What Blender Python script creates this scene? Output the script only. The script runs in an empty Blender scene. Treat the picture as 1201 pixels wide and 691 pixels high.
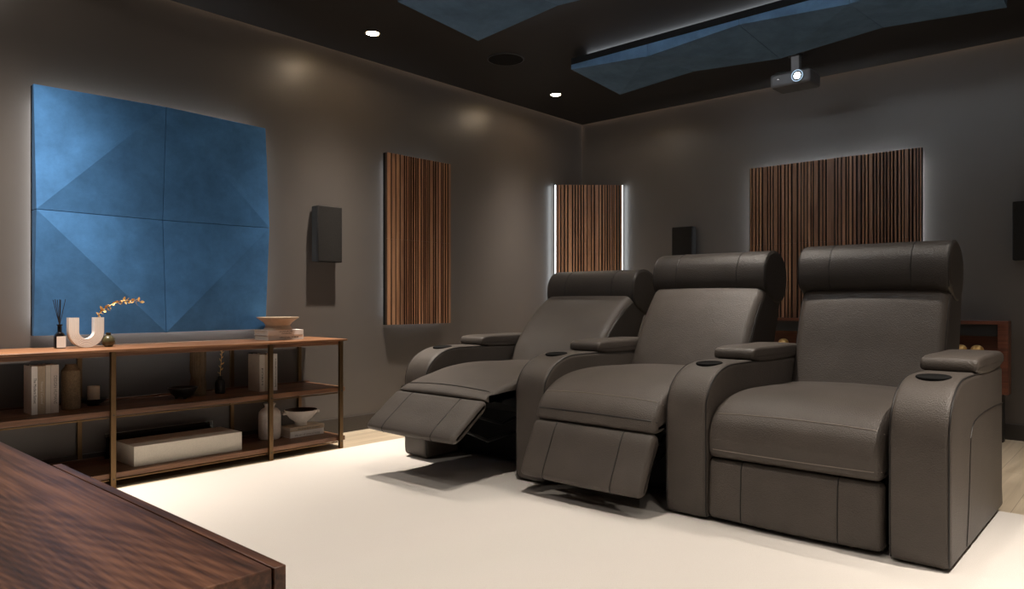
import bpy, bmesh, math, random
from mathutils import Vector, Matrix
random.seed(7)
S = bpy.context.scene
COL = S.collection
PI = math.pi

# ------------------------------------------------------------------ materials
def new_mat(name):
    m = bpy.data.materials.new(name); m.use_nodes = True
    nt = m.node_tree
    b = nt.nodes['Principled BSDF']
    return m, nt, b
def N(nt, t, **kw):
    n = nt.nodes.new(t)
    for k, v in kw.items(): setattr(n, k, v)
    return n
def ramp(nt, stops):
    r = N(nt, 'ShaderNodeValToRGB')
    e = r.color_ramp.elements
    while len(e) < len(stops): e.new(0.5)
    for el, (p, c) in zip(e, stops):
        el.position = p; el.color = (c[0], c[1], c[2], 1)
    return r
def coords(nt, scale=(1, 1, 1), rot=(0, 0, 0)):
    tc = N(nt, 'ShaderNodeTexCoord'); mp = N(nt, 'ShaderNodeMapping')
    mp.inputs['Scale'].default_value = scale; mp.inputs['Rotation'].default_value = rot
    nt.links.new(tc.outputs['Object'], mp.inputs['Vector'])
    return mp.outputs['Vector']
def plain(name, c, rough=0.5, metal=0.0, spec=0.5, noise=0.0, nscale=30, bump=0.0, bscale=200, emit=None, es=0):
    m, nt, b = new_mat(name)
    b.inputs['Roughness'].default_value = rough
    b.inputs['Metallic'].default_value = metal
    b.inputs['Specular IOR Level'].default_value = spec
    v = coords(nt)
    n = N(nt, 'ShaderNodeTexNoise'); n.inputs['Scale'].default_value = nscale; n.inputs['Detail'].default_value = 5
    nt.links.new(v, n.inputs['Vector'])
    lo = [max(0, x*(1-noise)) for x in c]; hi = [x*(1+noise) for x in c]
    r = ramp(nt, [(0.3, lo), (0.7, hi)])
    nt.links.new(n.outputs['Fac'], r.inputs['Fac'])
    nt.links.new(r.outputs['Color'], b.inputs['Base Color'])
    if bump:
        n2 = N(nt, 'ShaderNodeTexNoise'); n2.inputs['Scale'].default_value = bscale; n2.inputs['Detail'].default_value = 3
        nt.links.new(v, n2.inputs['Vector'])
        bp = N(nt, 'ShaderNodeBump'); bp.inputs['Strength'].default_value = bump; bp.inputs['Distance'].default_value = 0.002
        nt.links.new(n2.outputs['Fac'], bp.inputs['Height']); nt.links.new(bp.outputs['Normal'], b.inputs['Normal'])
    if emit:
        b.inputs['Emission Color'].default_value = (*emit, 1); b.inputs['Emission Strength'].default_value = es
    return m
def wood(name, axis, dark, mid, light, across=14, along=1.0, rough=0.42, distort=0.6, attr=False, rings=0.0):
    """grain runs along `axis`"""
    m, nt, b = new_mat(name)
    sc = [across]*3; sc[axis] = along
    v = coords(nt, sc)
    n = N(nt, 'ShaderNodeTexNoise'); n.inputs['Scale'].default_value = 1; n.inputs['Detail'].default_value = 8
    n.inputs['Roughness'].default_value = 0.62; n.inputs['Distortion'].default_value = distort
    nt.links.new(v, n.inputs['Vector'])
    fac = n.outputs['Fac']
    if rings:
        sc3 = [1.7]*3; sc3[axis] = 0.28
        v3 = coords(nt, sc3)
        n3 = N(nt, 'ShaderNodeTexNoise'); n3.inputs['Scale'].default_value = 1; n3.inputs['Detail'].default_value = 1.5
        n3.inputs['Distortion'].default_value = 0.25
        nt.links.new(v3, n3.inputs['Vector'])
        mu = N(nt, 'ShaderNodeMath', operation='MULTIPLY'); mu.inputs[1].default_value = 640
        si = N(nt, 'ShaderNodeMath', operation='SINE')
        nt.links.new(n3.outputs['Fac'], mu.inputs[0]); nt.links.new(mu.outputs[0], si.inputs[0])
        ma = N(nt, 'ShaderNodeMath', operation='MULTIPLY_ADD'); ma.inputs[1].default_value = rings
        nt.links.new(si.outputs[0], ma.inputs[0]); nt.links.new(fac, ma.inputs[2])
        fac = ma.outputs[0]
    sc2 = [170]*3; sc2[axis] = 5
    v2 = coords(nt, sc2)
    n2 = N(nt, 'ShaderNodeTexNoise'); n2.inputs['Scale'].default_value = 1; n2.inputs['Detail'].default_value = 3
    nt.links.new(v2, n2.inputs['Vector'])
    ad = N(nt, 'ShaderNodeMath', operation='MULTIPLY_ADD'); ad.inputs[1].default_value = 0.5
    nt.links.new(n2.outputs['Fac'], ad.inputs[0]); nt.links.new(fac, ad.inputs[2])
    sb = N(nt, 'ShaderNodeMath', operation='SUBTRACT'); sb.inputs[1].default_value = 0.25
    nt.links.new(ad.outputs[0], sb.inputs[0])
    r = ramp(nt, [(0.30, dark), (0.50, mid), (0.72, light)])
    nt.links.new(sb.outputs[0], r.inputs['Fac'])
    out = r.outputs['Color']
    if attr:
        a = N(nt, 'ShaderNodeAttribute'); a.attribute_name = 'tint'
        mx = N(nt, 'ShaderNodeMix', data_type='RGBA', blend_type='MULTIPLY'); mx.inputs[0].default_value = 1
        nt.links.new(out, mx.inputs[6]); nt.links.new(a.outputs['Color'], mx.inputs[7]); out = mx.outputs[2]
    nt.links.new(out, b.inputs['Base Color'])
    b.inputs['Roughness'].default_value = rough
    bp = N(nt, 'ShaderNodeBump'); bp.inputs['Strength'].default_value = 0.12; bp.inputs['Distance'].default_value = 0.001
    nt.links.new(n2.outputs['Fac'], bp.inputs['Height']); nt.links.new(bp.outputs['Normal'], b.inputs['Normal'])
    return m
def leather(name, c, rough=0.50):
    m, nt, b = new_mat(name)
    v = coords(nt)
    vo = N(nt, 'ShaderNodeTexVoronoi'); vo.inputs['Scale'].default_value = 230
    nt.links.new(v, vo.inputs['Vector'])
    n = N(nt, 'ShaderNodeTexNoise'); n.inputs['Scale'].default_value = 6; n.inputs['Detail'].default_value = 4
    nt.links.new(v, n.inputs['Vector'])
    r = ramp(nt, [(0.3, [x*0.88 for x in c]), (0.7, [x*1.1 for x in c])])
    nt.links.new(n.outputs['Fac'], r.inputs['Fac']); nt.links.new(r.outputs['Color'], b.inputs['Base Color'])
    bp = N(nt, 'ShaderNodeBump'); bp.inputs['Strength'].default_value = 0.5; bp.inputs['Distance'].default_value = 0.0022
    nt.links.new(vo.outputs['Distance'], bp.inputs['Height'])
    bp2 = N(nt, 'ShaderNodeBump'); bp2.inputs['Strength'].default_value = 0.25; bp2.inputs['Distance'].default_value = 0.012
    nt.links.new(n.outputs['Fac'], bp2.inputs['Height']); nt.links.new(bp.outputs['Normal'], bp2.inputs['Normal'])
    nt.links.new(bp2.outputs['Normal'], b.inputs['Normal'])
    b.inputs['Roughness'].default_value = rough
    b.inputs['Specular IOR Level'].default_value = 0.45
    return m
def suede(name, c):
    m, nt, b = new_mat(name)
    v = coords(nt)
    n = N(nt, 'ShaderNodeTexNoise'); n.inputs['Scale'].default_value = 5.5; n.inputs['Detail'].default_value = 9; n.inputs['Roughness'].default_value = 0.68
    n.inputs['Distortion'].default_value = 0.15
    nt.links.new(v, n.inputs['Vector'])
    r = ramp(nt, [(0.30, [x*0.74 for x in c]), (0.5, c), (0.70, [x*1.26 for x in c])])
    nt.links.new(n.outputs['Fac'], r.inputs['Fac']); nt.links.new(r.outputs['Color'], b.inputs['Base Color'])
    b.inputs['Roughness'].default_value = 0.85; b.inputs['Specular IOR Level'].default_value = 0.15
    b.inputs['Sheen Weight'].default_value = 0.10; b.inputs['Sheen Tint'].default_value = (0.4, 0.65, 1, 1)
    return m
def glow(name, c, s):
    m = bpy.data.materials.new(name); m.use_nodes = True
    nt = m.node_tree; nt.nodes.remove(nt.nodes['Principled BSDF'])
    e = N(nt, 'ShaderNodeEmission'); e.inputs['Color'].default_value = (*c, 1); e.inputs['Strength'].default_value = s
    nt.links.new(e.outputs[0], nt.nodes['Material Output'].inputs[0])
    return m

M = {}
M['wall'] = plain('wall_paint', (0.113, 0.100, 0.091), rough=0.36, spec=0.42, noise=0.03, nscale=4, bump=0.10, bscale=260)
M['ceil'] = plain('ceiling_paint', (0.0155, 0.0135, 0.0125), rough=0.6, spec=0.3, noise=0.05, bump=0.05)
M['base'] = plain('baseboard_paint', (0.045, 0.038, 0.033), rough=0.5, noise=0.05)
M['rug'] = plain('rug_pile', (0.70, 0.665, 0.625), rough=0.95, spec=0.05, noise=0.03, nscale=260, bump=0.6, bscale=330)
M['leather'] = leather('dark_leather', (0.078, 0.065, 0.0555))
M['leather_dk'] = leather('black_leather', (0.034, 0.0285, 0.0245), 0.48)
M['seam'] = plain('seam_thread', (0.012, 0.010, 0.009), rough=0.5)
M['stitch'] = plain('pale_stitch', (0.24, 0.20, 0.17), rough=0.5)
M['black'] = plain('black_plastic', (0.012, 0.012, 0.012), rough=0.45)
M['felt'] = plain('black_felt', (0.010, 0.010, 0.010), rough=0.95, spec=0.1)
M['grille'] = plain('speaker_cloth', (0.019, 0.0175, 0.0165), rough=0.9, spec=0.15, noise=0.3, nscale=500, bump=0.4, bscale=600)
M['chrome'] = plain('steel', (0.55, 0.53, 0.50), rough=0.25, metal=1)
M['brass'] = plain('aged_brass', (0.16, 0.10, 0.05), rough=0.42, metal=1)
M['gold'] = plain('gold_leaf', (0.90, 0.60, 0.24), rough=0.42, metal=0.5)
M['walnut_x'] = wood('walnut_console', 0, (0.055, 0.023, 0.011), (0.145, 0.064, 0.030), (0.28, 0.135, 0.066))
M['walnut_lit'] = wood('walnut_lit', 0, (0.10, 0.042, 0.018), (0.25, 0.112, 0.050), (0.42, 0.205, 0.10))  # console walnut, lamp light on the top board put into its colour
M['walnut_y'] = wood('walnut_desk', 1, (0.022, 0.009, 0.0055), (0.095, 0.038, 0.021), (0.25, 0.112, 0.060), across=10, along=0.8, rough=0.38, rings=0.055)
M['walnut_z'] = wood('walnut_end', 2, (0.030, 0.013, 0.008), (0.095, 0.043, 0.025), (0.17, 0.082, 0.046), across=16, along=1.2, rough=0.4)
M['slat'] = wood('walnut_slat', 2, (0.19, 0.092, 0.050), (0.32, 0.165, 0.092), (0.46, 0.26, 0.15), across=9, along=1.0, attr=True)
M['cab'] = wood('rosewood_cabinet', 1, (0.055, 0.016, 0.009), (0.13, 0.042, 0.022), (0.21, 0.075, 0.04), across=12)
M['blue'] = suede('blue_suede', (0.068, 0.205, 0.455))
M['blue_shaded'] = suede('blue_suede_shaded', (0.078, 0.140, 0.225))  # same blue suede, greyed to carry the dim warm bounce under the ceiling
M['cream'] = plain('cream_paper', (0.62, 0.55, 0.47), rough=0.7, noise=0.05)
M['white'] = plain('white_paper', (0.86, 0.82, 0.78), rough=0.7, noise=0.04)
M['tan'] = plain('tan_cloth', (0.42, 0.33, 0.24), rough=0.8, noise=0.06, nscale=200)
M['pinkish'] = plain('blush_cloth', (0.60, 0.51, 0.46), rough=0.75, noise=0.05)
M['page'] = plain('page_edge', (0.66, 0.60, 0.52), rough=0.85, noise=0.12, nscale=300)
M['ink'] = plain('ink', (0.03, 0.027, 0.025), rough=0.6)
M['pale_ink'] = plain('pale_ink', (0.66, 0.6, 0.52), rough=0.6)
M['boxcream'] = plain('cream_linen', (0.76, 0.70, 0.60), rough=0.8, noise=0.05, nscale=150, bump=0.1)
M['tanjar'] = plain('speckled_stoneware', (0.20, 0.135, 0.075), rough=0.75, noise=0.3, nscale=160, bump=0.3, bscale=120)
M['whiteclay'] = plain('white_clay', (0.76, 0.70, 0.64), rough=0.7, noise=0.07, nscale=40, bump=0.2, bscale=90)
M['uvase'] = plain('white_ceramic', (0.86, 0.82, 0.78), rough=0.42, noise=0.03)
M['ribbed'] = plain('brown_ceramic', (0.13, 0.085, 0.045), rough=0.6, noise=0.15, nscale=60)
M['olive'] = plain('olive_glaze', (0.075, 0.066, 0.032), rough=0.3, noise=0.25, nscale=40)
M['dkceramic'] = plain('black_ceramic', (0.014, 0.014, 0.015), rough=0.3)
M['glassblk'] = plain('black_glass', (0.008, 0.007, 0.007), rough=0.12)
M['candle'] = plain('candle_glass', (0.86, 0.73, 0.57), rough=0.4, noise=0.04)
M['bowltan'] = plain('sand_ceramic', (0.50, 0.39, 0.28), rough=0.5, noise=0.08, nscale=30)
M['grey_metal'] = plain('grey_metal', (0.16, 0.16, 0.16), rough=0.5, metal=0.3)
M['proj'] = plain('projector_shell', (0.085, 0.085, 0.09), rough=0.4)
M['led_cool'] = glow('cool_led', (0.88, 0.94, 1.0), 12)
M['led_ceil'] = glow('cool_led_ceiling', (0.88, 0.93, 1.0), 4)
M['fill_led_side'] = glow('cool_fill_side', (0.80, 0.90, 1.0), 70)  # added strip lighting the next ceiling panel's blue edge
M['fill_led_dim'] = glow('cool_fill_dim', (0.92, 0.95, 1.0), 18)  # added strip lighting the upper back wall
M['led_blue'] = glow('cool_led_wall', (0.88, 0.94, 1.0), 24)
M['led_back'] = glow('cool_led_back', (0.88, 0.94, 1.0), 42)
M['led_edge'] = glow('cool_led_edge', (0.85, 0.94, 1.0), 6.0)
M['cove'] = glow('warm_cove_light', (1.0, 0.72, 0.50), 9.0)
M['lamp'] = glow('warm_lamp', (1.0, 0.71, 0.38), 130)
M['lens'] = glow('projector_beam', (0.80, 0.92, 1.0), 14)
M['ring'] = glow('projector_ring', (0.55, 0.75, 0.95), 0.8)

def oak():
    m, nt, b = new_mat('pale_oak_boards')
    v = coords(nt, (1, 1, 1))
    br = N(nt, 'ShaderNodeTexBrick')
    br.inputs['Scale'].default_value = 1; br.inputs['Brick Width'].default_value = 1.5; br.inputs['Row Height'].default_value = 0.16
    br.inputs['Mortar Size'].default_value = 0.0015; br.offset = 0.37
    br.inputs['Color1'].default_value = (0.50, 0.42, 0.315, 1); br.inputs['Color2'].default_value = (0.58, 0.50, 0.385, 1)
    br.inputs['Mortar'].default_value = (0.30, 0.24, 0.17, 1)
    nt.links.new(v, br.inputs['Vector'])
    v2 = coords(nt, (1.2, 22, 1))
    n = N(nt, 'ShaderNodeTexNoise'); n.inputs['Scale'].default_value = 1; n.inputs['Detail'].default_value = 7; n.inputs['Distortion'].default_value = 0.7
    nt.links.new(v2, n.inputs['Vector'])
    r = ramp(nt, [(0.3, (0.80, 0.77, 0.72)), (0.7, (1.12, 1.1, 1.08))])
    nt.links.new(n.outputs['Fac'], r.inputs['Fac'])
    mx = N(nt, 'ShaderNodeMix', data_type='RGBA', blend_type='MULTIPLY'); mx.inputs[0].default_value = 1
    nt.links.new(br.outputs['Color'], mx.inputs[6]); nt.links.new(r.outputs['Color'], mx.inputs[7])
    nt.links.new(mx.outputs[2], b.inputs['Base Color'])
    b.inputs['Roughness'].default_value = 0.45
    return m
M['oak'] = oak()

# ------------------------------------------------------------------ mesh tools
def box(bm, x0, x1, y0, y1, z0, z1, mat=None):
    vs = [bm.verts.new((x, y, z)) for x in (x0, x1) for y in (y0, y1) for z in (z0, z1)]
    for f in ((0, 1, 3, 2), (4, 6, 7, 5), (0, 4, 5, 1), (2, 3, 7, 6), (0, 2, 6, 4), (1, 5, 7, 3)):
        bm.faces.new([vs[i] for i in f])
    if mat is not None: bmesh.ops.transform(bm, matrix=mat, verts=vs)
    return vs
def lathe(bm, prof, cx=0, cy=0, seg=40, close=True, ribs=0, ribamp=0.0):
    rings = []
    for r, z in prof:
        ring = []
        for i in range(seg):
            a = 2*PI*i/seg
            rr = r + (ribamp*(0.5+0.5*math.cos(ribs*a)) if ribs else 0)
            ring.append(bm.verts.new((cx+rr*math.cos(a), cy+rr*math.sin(a), z)))
        rings.append(ring)
    for a, b in zip(rings, rings[1:]):
        for i in range(seg):
            j = (i+1) % seg
            bm.faces.new((a[i], a[j], b[j], b[i]))
    if close:
        if prof[0][0] > 1e-5: bm.faces.new(rings[0][::-1])
        if prof[-1][0] > 1e-5: bm.faces.new(rings[-1])
def tube(bm, pts, r, seg=6, taper=None):
    pts = [Vector(p) for p in pts]
    rings = []
    up = Vector((0.13, 0.31, 0.94)).normalized()
    for i, p in enumerate(pts):
        d = (pts[min(i+1, len(pts)-1)] - pts[max(i-1, 0)])
        if d.length < 1e-9: d = Vector((0, 0, 1))
        d.normalize()
        a = d.cross(up)
        if a.length < 0.05: a = d.cross(Vector((1, 0, 0)))
        a.normalize(); b = d.cross(a)
        rr = r if taper is None else r*taper(i/(len(pts)-1))
        rings.append([bm.verts.new(p + (a*math.cos(2*PI*k/seg) + b*math.sin(2*PI*k/seg))*rr) for k in range(seg)])
    for a, b in zip(rings, rings[1:]):
        for k in range(seg):
            j = (k+1) % seg
            bm.faces.new((a[k], a[j], b[j], b[k]))
    bm.faces.new(rings[0][::-1]); bm.faces.new(rings[-1])
def disc_prism(bm, c, axis, r, h, seg=32, r2=None):
    """cylinder from c along axis vector, length h"""
    axis = Vector(axis).normalized(); c = Vector(c)
    t = axis.cross(Vector((0, 0, 1)))
    if t.length < 0.1: t = axis.cross(Vector((1, 0, 0)))
    t.normalize(); u = axis.cross(t)
    r2 = r if r2 is None else r2
    A = [bm.verts.new(c + (t*math.cos(2*PI*k/seg)+u*math.sin(2*PI*k/seg))*r) for k in range(seg)]
    B = [bm.verts.new(c + axis*h + (t*math.cos(2*PI*k/seg)+u*math.sin(2*PI*k/seg))*r2) for k in range(seg)]
    for k in range(seg):
        j = (k+1) % seg
        bm.faces.new((A[k], A[j], B[j], B[k]))
    bm.faces.new(A[::-1]); bm.faces.new(B)
def finish(name, bm, mat, loc, parent=None, smooth=True, bevel=0, bseg=2, ang=38):
    bmesh.ops.recalc_face_normals(bm, faces=bm.faces)
    if loc: bmesh.ops.translate(bm, verts=bm.verts, vec=-Vector(loc))
    for f in bm.faces: f.smooth = smooth
    if smooth:
        for e in bm.edges:
            if len(e.link_faces) == 2 and e.calc_face_angle(0) > math.radians(ang): e.smooth = False
    me = bpy.data.meshes.new(name); bm.to_mesh(me); bm.free()
    me.materials.append(mat)
    o = bpy.data.objects.new(name, me); COL.objects.link(o)
    if parent: o.parent = parent
    elif loc: o.location = loc
    if bevel:
        md = o.modifiers.new('soft', 'BEVEL'); md.width = bevel; md.segments = bseg; md.limit_method = 'ANGLE'; md.angle_limit = math.radians(40)
        md.harden_normals = False
    return o
def tag(o, label, cat, group=None):
    o['label'] = label; o['category'] = cat
    if group: o['group'] = group
class Thing:
    def __init__(s, name, label, cat, loc, group=None):
        s.o = bpy.data.objects.new(name, None); COL.objects.link(s.o)
        s.o.location = loc; s.o.empty_display_size = 0.1; s.loc = loc
        tag(s.o, label, cat, group)
    def part(s, name, bm, mat, parent=None, label=None, **kw):
        o = finish(name, bm, mat, s.loc, parent or s.o, **kw)
        if label: o['label'] = label
        return o
def solo(name, bm, mat, loc, label, cat, group=None, **kw):
    o = finish(name, bm, mat, loc, None, **kw); tag(o, label, cat, group); return o
def struct(name, bm, mat, parent=None, **kw):
    o = finish(name, bm, mat, None, parent, smooth=False, **kw)
    if not parent: o['kind'] = 'structure'
    return o
def BM(): return bmesh.new()
def text(thing, name, s, size, pos, xdir, ydir, mat, parent=None, depth=0.0006, width=None):
    cu = bpy.data.curves.new(name, 'FONT'); cu.body = s; cu.size = size; cu.extrude = depth/2
    cu.align_x = 'CENTER'; cu.align_y = 'CENTER'; cu.resolution_u = 2
    t = bpy.data.objects.new(name, cu); COL.objects.link(t)
    dg = bpy.context.evaluated_depsgraph_get()
    me = bpy.data.meshes.new_from_object(t.evaluated_get(dg))
    bpy.data.objects.remove(t); bpy.data.curves.remove(cu)
    xs = [v.co.x for v in me.vertices]; w = max(xs)-min(xs)
    k = 1 if not width else width/w
    x = Vector(xdir).normalized(); y = Vector(ydir).normalized(); z = x.cross(y)
    mt = Matrix(((x.x, y.x, z.x, pos[0]-thing.loc[0]), (x.y, y.y, z.y, pos[1]-thing.loc[1]), (x.z, y.z, z.z, pos[2]-thing.loc[2]), (0, 0, 0, 1)))
    me.transform(mt @ Matrix.Diagonal((k, 1, 1, 1)))
    me.materials.clear(); me.materials.append(mat)
    o = bpy.data.objects.new(name, me); COL.objects.link(o); o.parent = parent or thing.o
    return o

# closed XZ profile -> soft cushion between y0 and y1
def catmull(ctrl, per=8):
    n = len(ctrl); out = []
    for i in range(n):
        p0, p1, p2, p3 = (Vector(ctrl[(i+k-1) % n]) for k in range(4))
        d1 = max((p1-p0).length**.5, 1e-4); d2 = max((p2-p1).length**.5, 1e-4); d3 = max((p3-p2).length**.5, 1e-4)
        for k in range(per):
            t = d2*k/per
            # centripetal Catmull-Rom (Barry-Goldman)
            t0 = -d1; t1 = 0; t2 = d2; t3 = d2+d3
            A1 = p0*((t1-t)/(t1-t0)) + p1*((t-t0)/(t1-t0))
            A2 = p1*((t2-t)/(t2-t1)) + p2*((t-t1)/(t2-t1))
            A3 = p2*((t3-t)/(t3-t2)) + p3*((t-t2)/(t3-t2))
            B1 = A1*((t2-t)/(t2-t0)) + A2*((t-t0)/(t2-t0))
            B2 = A2*((t3-t)/(t3-t1)) + A3*((t-t1)/(t3-t1))
            out.append(B1*((t2-t)/(t2-t1)) + B2*((t-t1)/(t2-t1)))
    return out
class Cushion:
    def __init__(s, ctrl, y0, y1, r, crown=0.0, per=8, mask=None, smooth=True):
        s.per = per if smooth else 1
        s.P = catmull(ctrl, per) if smooth else [Vector(c) for c in ctrl]
        s.y0, s.y1, s.r, s.crown = y0, y1, r, crown
        n = len(s.P)
        area = sum(s.P[i].x*s.P[(i+1) % n].y - s.P[(i+1) % n].x*s.P[i].y for i in range(n))
        sg = 1 if area > 0 else -1
        s.Nn = []
        for i in range(n):
            d = s.P[(i+1) % n]-s.P[(i-1) % n]
            nn = Vector((d.y, -d.x))*sg
            s.Nn.append(nn.normalized() if nn.length > 1e-9 else Vector((0, 1)))
        s.mask = mask or (lambda p, nn: 1.0)
    def at(s, i, y, off=0.0):
        """surface point at (float) profile index i (in samples) and y"""
        n = len(s.P); a = int(math.floor(i)) % n; b = (a+1) % n; f = i-math.floor(i)
        p = s.P[a].lerp(s.P[b], f); nn = s.Nn[a].lerp(s.Nn[b], f).normalized()
        e = min(y-s.y0, s.y1-y)
        ins = 0.0
        if e < s.r:
            c = 1-max(e, 0)/s.r
            ins = s.r*(1-math.sqrt(max(0, 1-c*c)))
        v = (y-s.y0)/(s.y1-s.y0)*2-1
        d = s.crown*(1-v*v)*s.mask(p, nn) - ins + off
        q = p+nn*d
        return Vector((q.x, y, q.y))
    def build(s, bm):
        R = []
        k = 6
        ys = [s.y0+s.r*(1-math.cos(PI/2*j/k)) for j in range(k+1)]
        m = 8
        ys += [s.y0+s.r+(s.y1-s.y0-2*s.r)*j/m for j in range(1, m)]
        ys += [s.y1-s.r*(1-math.cos(PI/2*j/k)) for j in range(k, -1, -1)]
        n = len(s.P)
        for y in ys: R.append([bm.verts.new(s.at(i, y)) for i in range(n)])
        for a, b in zip(R, R[1:]):
            for i in range(n):
                j = (i+1) % n
                bm.faces.new((a[i], a[j], b[j], b[i]))
        for ring, y in ((R[0], ys[0]), (R[-1], ys[-1])):
            bm.faces.new(ring)
    def seam_across(s, bm, ci, r=0.0022, m0=0.0, off=0.0):
        a, b = s.y0+m0, s.y1-m0
        tube(bm, [s.at(ci*s.per, a+(b-a)*k/24, off) for k in range(25)], r)
    def seam_along(s, bm, y, c0, c1, r=0.002, off=0.0):
        m = max(2, int(abs(c1-c0)*s.per))
        tube(bm, [s.at((c0+(c1-c0)*k/m)*s.per, y, off) for k in range(m+1)], r)

# ------------------------------------------------------------------ setting
YW, XW, H = 4.107, 5.567, 2.544
X0, Y0 = -1.25, -0.60
b = BM(); box(b, X0, XW, Y0, YW, -0.1, 0.0); struct('floor', b, M['oak'])
GAP = 0.014
b = BM(); box(b, X0, XW-GAP, Y0, YW-GAP, H, H+0.05); struct('ceiling', b, M['ceil'])
b = BM(); box(b, X0, XW+0.1, Y0, YW+0.1, H+0.09, H+0.15); struct('ceiling_slab', b, M['ceil'])
b = BM(); box(b, X0, XW-0.02, YW-0.0135, YW-0.0015, H+0.040, H+0.050); struct('trim_1', b, M['cove'])
b = BM(); box(b, XW-0.0135, XW-0.0015, Y0, YW-0.02, H+0.040, H+0.050); struct('trim_2', b, M['cove'])
b = BM(); box(b, X0, XW+0.1, YW, YW+0.1, 0, H+0.09); struct('wall_left', b, M['wall'])
b = BM(); box(b, XW, XW+0.1, Y0, YW, 0, H+0.09); struct('wall_back', b, M['wall'])
b = BM(); box(b, X0, XW+0.1, Y0-0.1, Y0, 0, H+0.09); struct('wall_right', b, M['wall'])
b = BM(); box(b, X0-0.1, X0, Y0-0.1, YW+0.1, 0, H+0.09); struct('wall_front', b, M['wall'])
b = BM(); box(b, X0, XW-0.014, YW-0.014, YW, 0, 0.102); struct('baseboard_left', b, M['base'], bevel=0.003)
b = BM(); box(b, XW-0.014, XW, Y0, YW, 0, 0.102); struct('baseboard_back', b, M['base'], bevel=0.003)

b = BM(); box(b, -0.75, 3.61, -0.35, 3.63, 0.0, 0.008)
solo('rug', b, M['rug'], (1.4, 1.6, 0), 'large plain cream rug covering the floor in front of the seats', 'rug', bevel=0.004)

# ------------------------------------------------------------------ downlights
lamps_vis = [(0.97, 3.662), (2.785, 3.662), (4.597, 3.652)]
lamp_lbl = ['lit round ceiling spotlight above the far left of the blue wall panel',
            'lit round ceiling spotlight nearer the blue wall panel',
            'lit round ceiling spotlight nearer the room corner, beside the long blue ceiling panel']
lamps_other = [(0.97, -0.12), (2.785, -0.12), (4.597, -0.12)]
fill_lamps_mid = [(0.495, 0.75), (0.495, 1.79), (1.985, 0.75), (1.985, 1.79), (3.475, 0.75), (3.475, 1.79)]  # added unseen lamps in the gaps between ceiling panels
def downlight(x, y, label, group=None):
    t = Thing('ceiling_spotlight', label, 'spotlight', (x, y, H), group)
    b = BM()
    lathe(b, [(0.040, H), (0.054, H), (0.054, H-0.003), (0.050, H-0.005), (0.041, H-0.003), (0.040, H)], x, y, 32, close=False)
    t.part('trim_ring', b, M['black'])
    b = BM(); lathe(b, [(0.0, H-0.0005), (0.039, H-0.0005), (0.036, H-0.003), (0.0, H-0.004)], x, y, 32, close=False)
    t.part('lamp', b, M['lamp'], label='glowing warm lamp')
    return t
def spot(x, y, power, n=16, floor=0.02, rad=0.02, col=(1.0, 0.89, 0.775)):
    """a real or added ceiling lamp whose beam falls off like a lamp's photometric profile"""
    l = bpy.data.lights.new('spot_light', 'SPOT'); l.energy = power; l.color = col
    l.spot_size = math.radians(168); l.spot_blend = 0.15; l.shadow_soft_size = rad
    l.use_nodes = True; nt = l.node_tree
    em = next(q for q in nt.nodes if q.type == 'EMISSION')
    tc = N(nt, 'ShaderNodeTexCoord'); sx = N(nt, 'ShaderNodeSeparateXYZ')
    ab = N(nt, 'ShaderNodeMath', operation='ABSOLUTE'); pw = N(nt, 'ShaderNodeMath', operation='POWER'); pw.inputs[1].default_value = n
    ad = N(nt, 'ShaderNodeMath', operation='ADD'); ad.inputs[1].default_value = floor
    nt.links.new(tc.outputs['Normal'], sx.inputs[0]); nt.links.new(sx.outputs['Z'], ab.inputs[0])
    nt.links.new(ab.outputs[0], pw.inputs[0]); nt.links.new(pw.outputs[0], ad.inputs[0]); nt.links.new(ad.outputs[0], em.inputs['Strength'])
    o = bpy.data.objects.new('spot_light', l); COL.objects.link(o); o.location = (x, y, H-0.03)
    return o
for (x, y), lb in zip(lamps_vis, lamp_lbl):
    if x > 2: downlight(x, y, lb, 'ceiling spotlights')
    spot(x, y-0.05, 520 if x < 1 else 430, 14, 0.003)
for x, y in lamps_other: spot(x, y, 430 if x < 4 else 200, 12, 0.003)
for x, y in fill_lamps_mid: spot(x, y, 38 if y < 1 else 145, 8, 0.004)

# ceiling loudspeaker
t = Thing('ceiling_speaker', 'round black loudspeaker grille set flush in the dark ceiling', 'speaker', (3.69, 3.37, H))
b = BM(); lathe(b, [(0.118, H), (0.130, H), (0.130, H-0.004), (0.122, H-0.007), (0.118, H-0.006)], 3.69, 3.37, 48, close=False); t.part('rim', b, M['black'])
b = BM(); lathe(b, [(0.0, H-0.005), (0.06, H-0.0055), (0.119, H-0.004), (0.119, H)], 3.69, 3.37, 48, close=False); t.part('grille', b, M['felt'])

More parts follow.
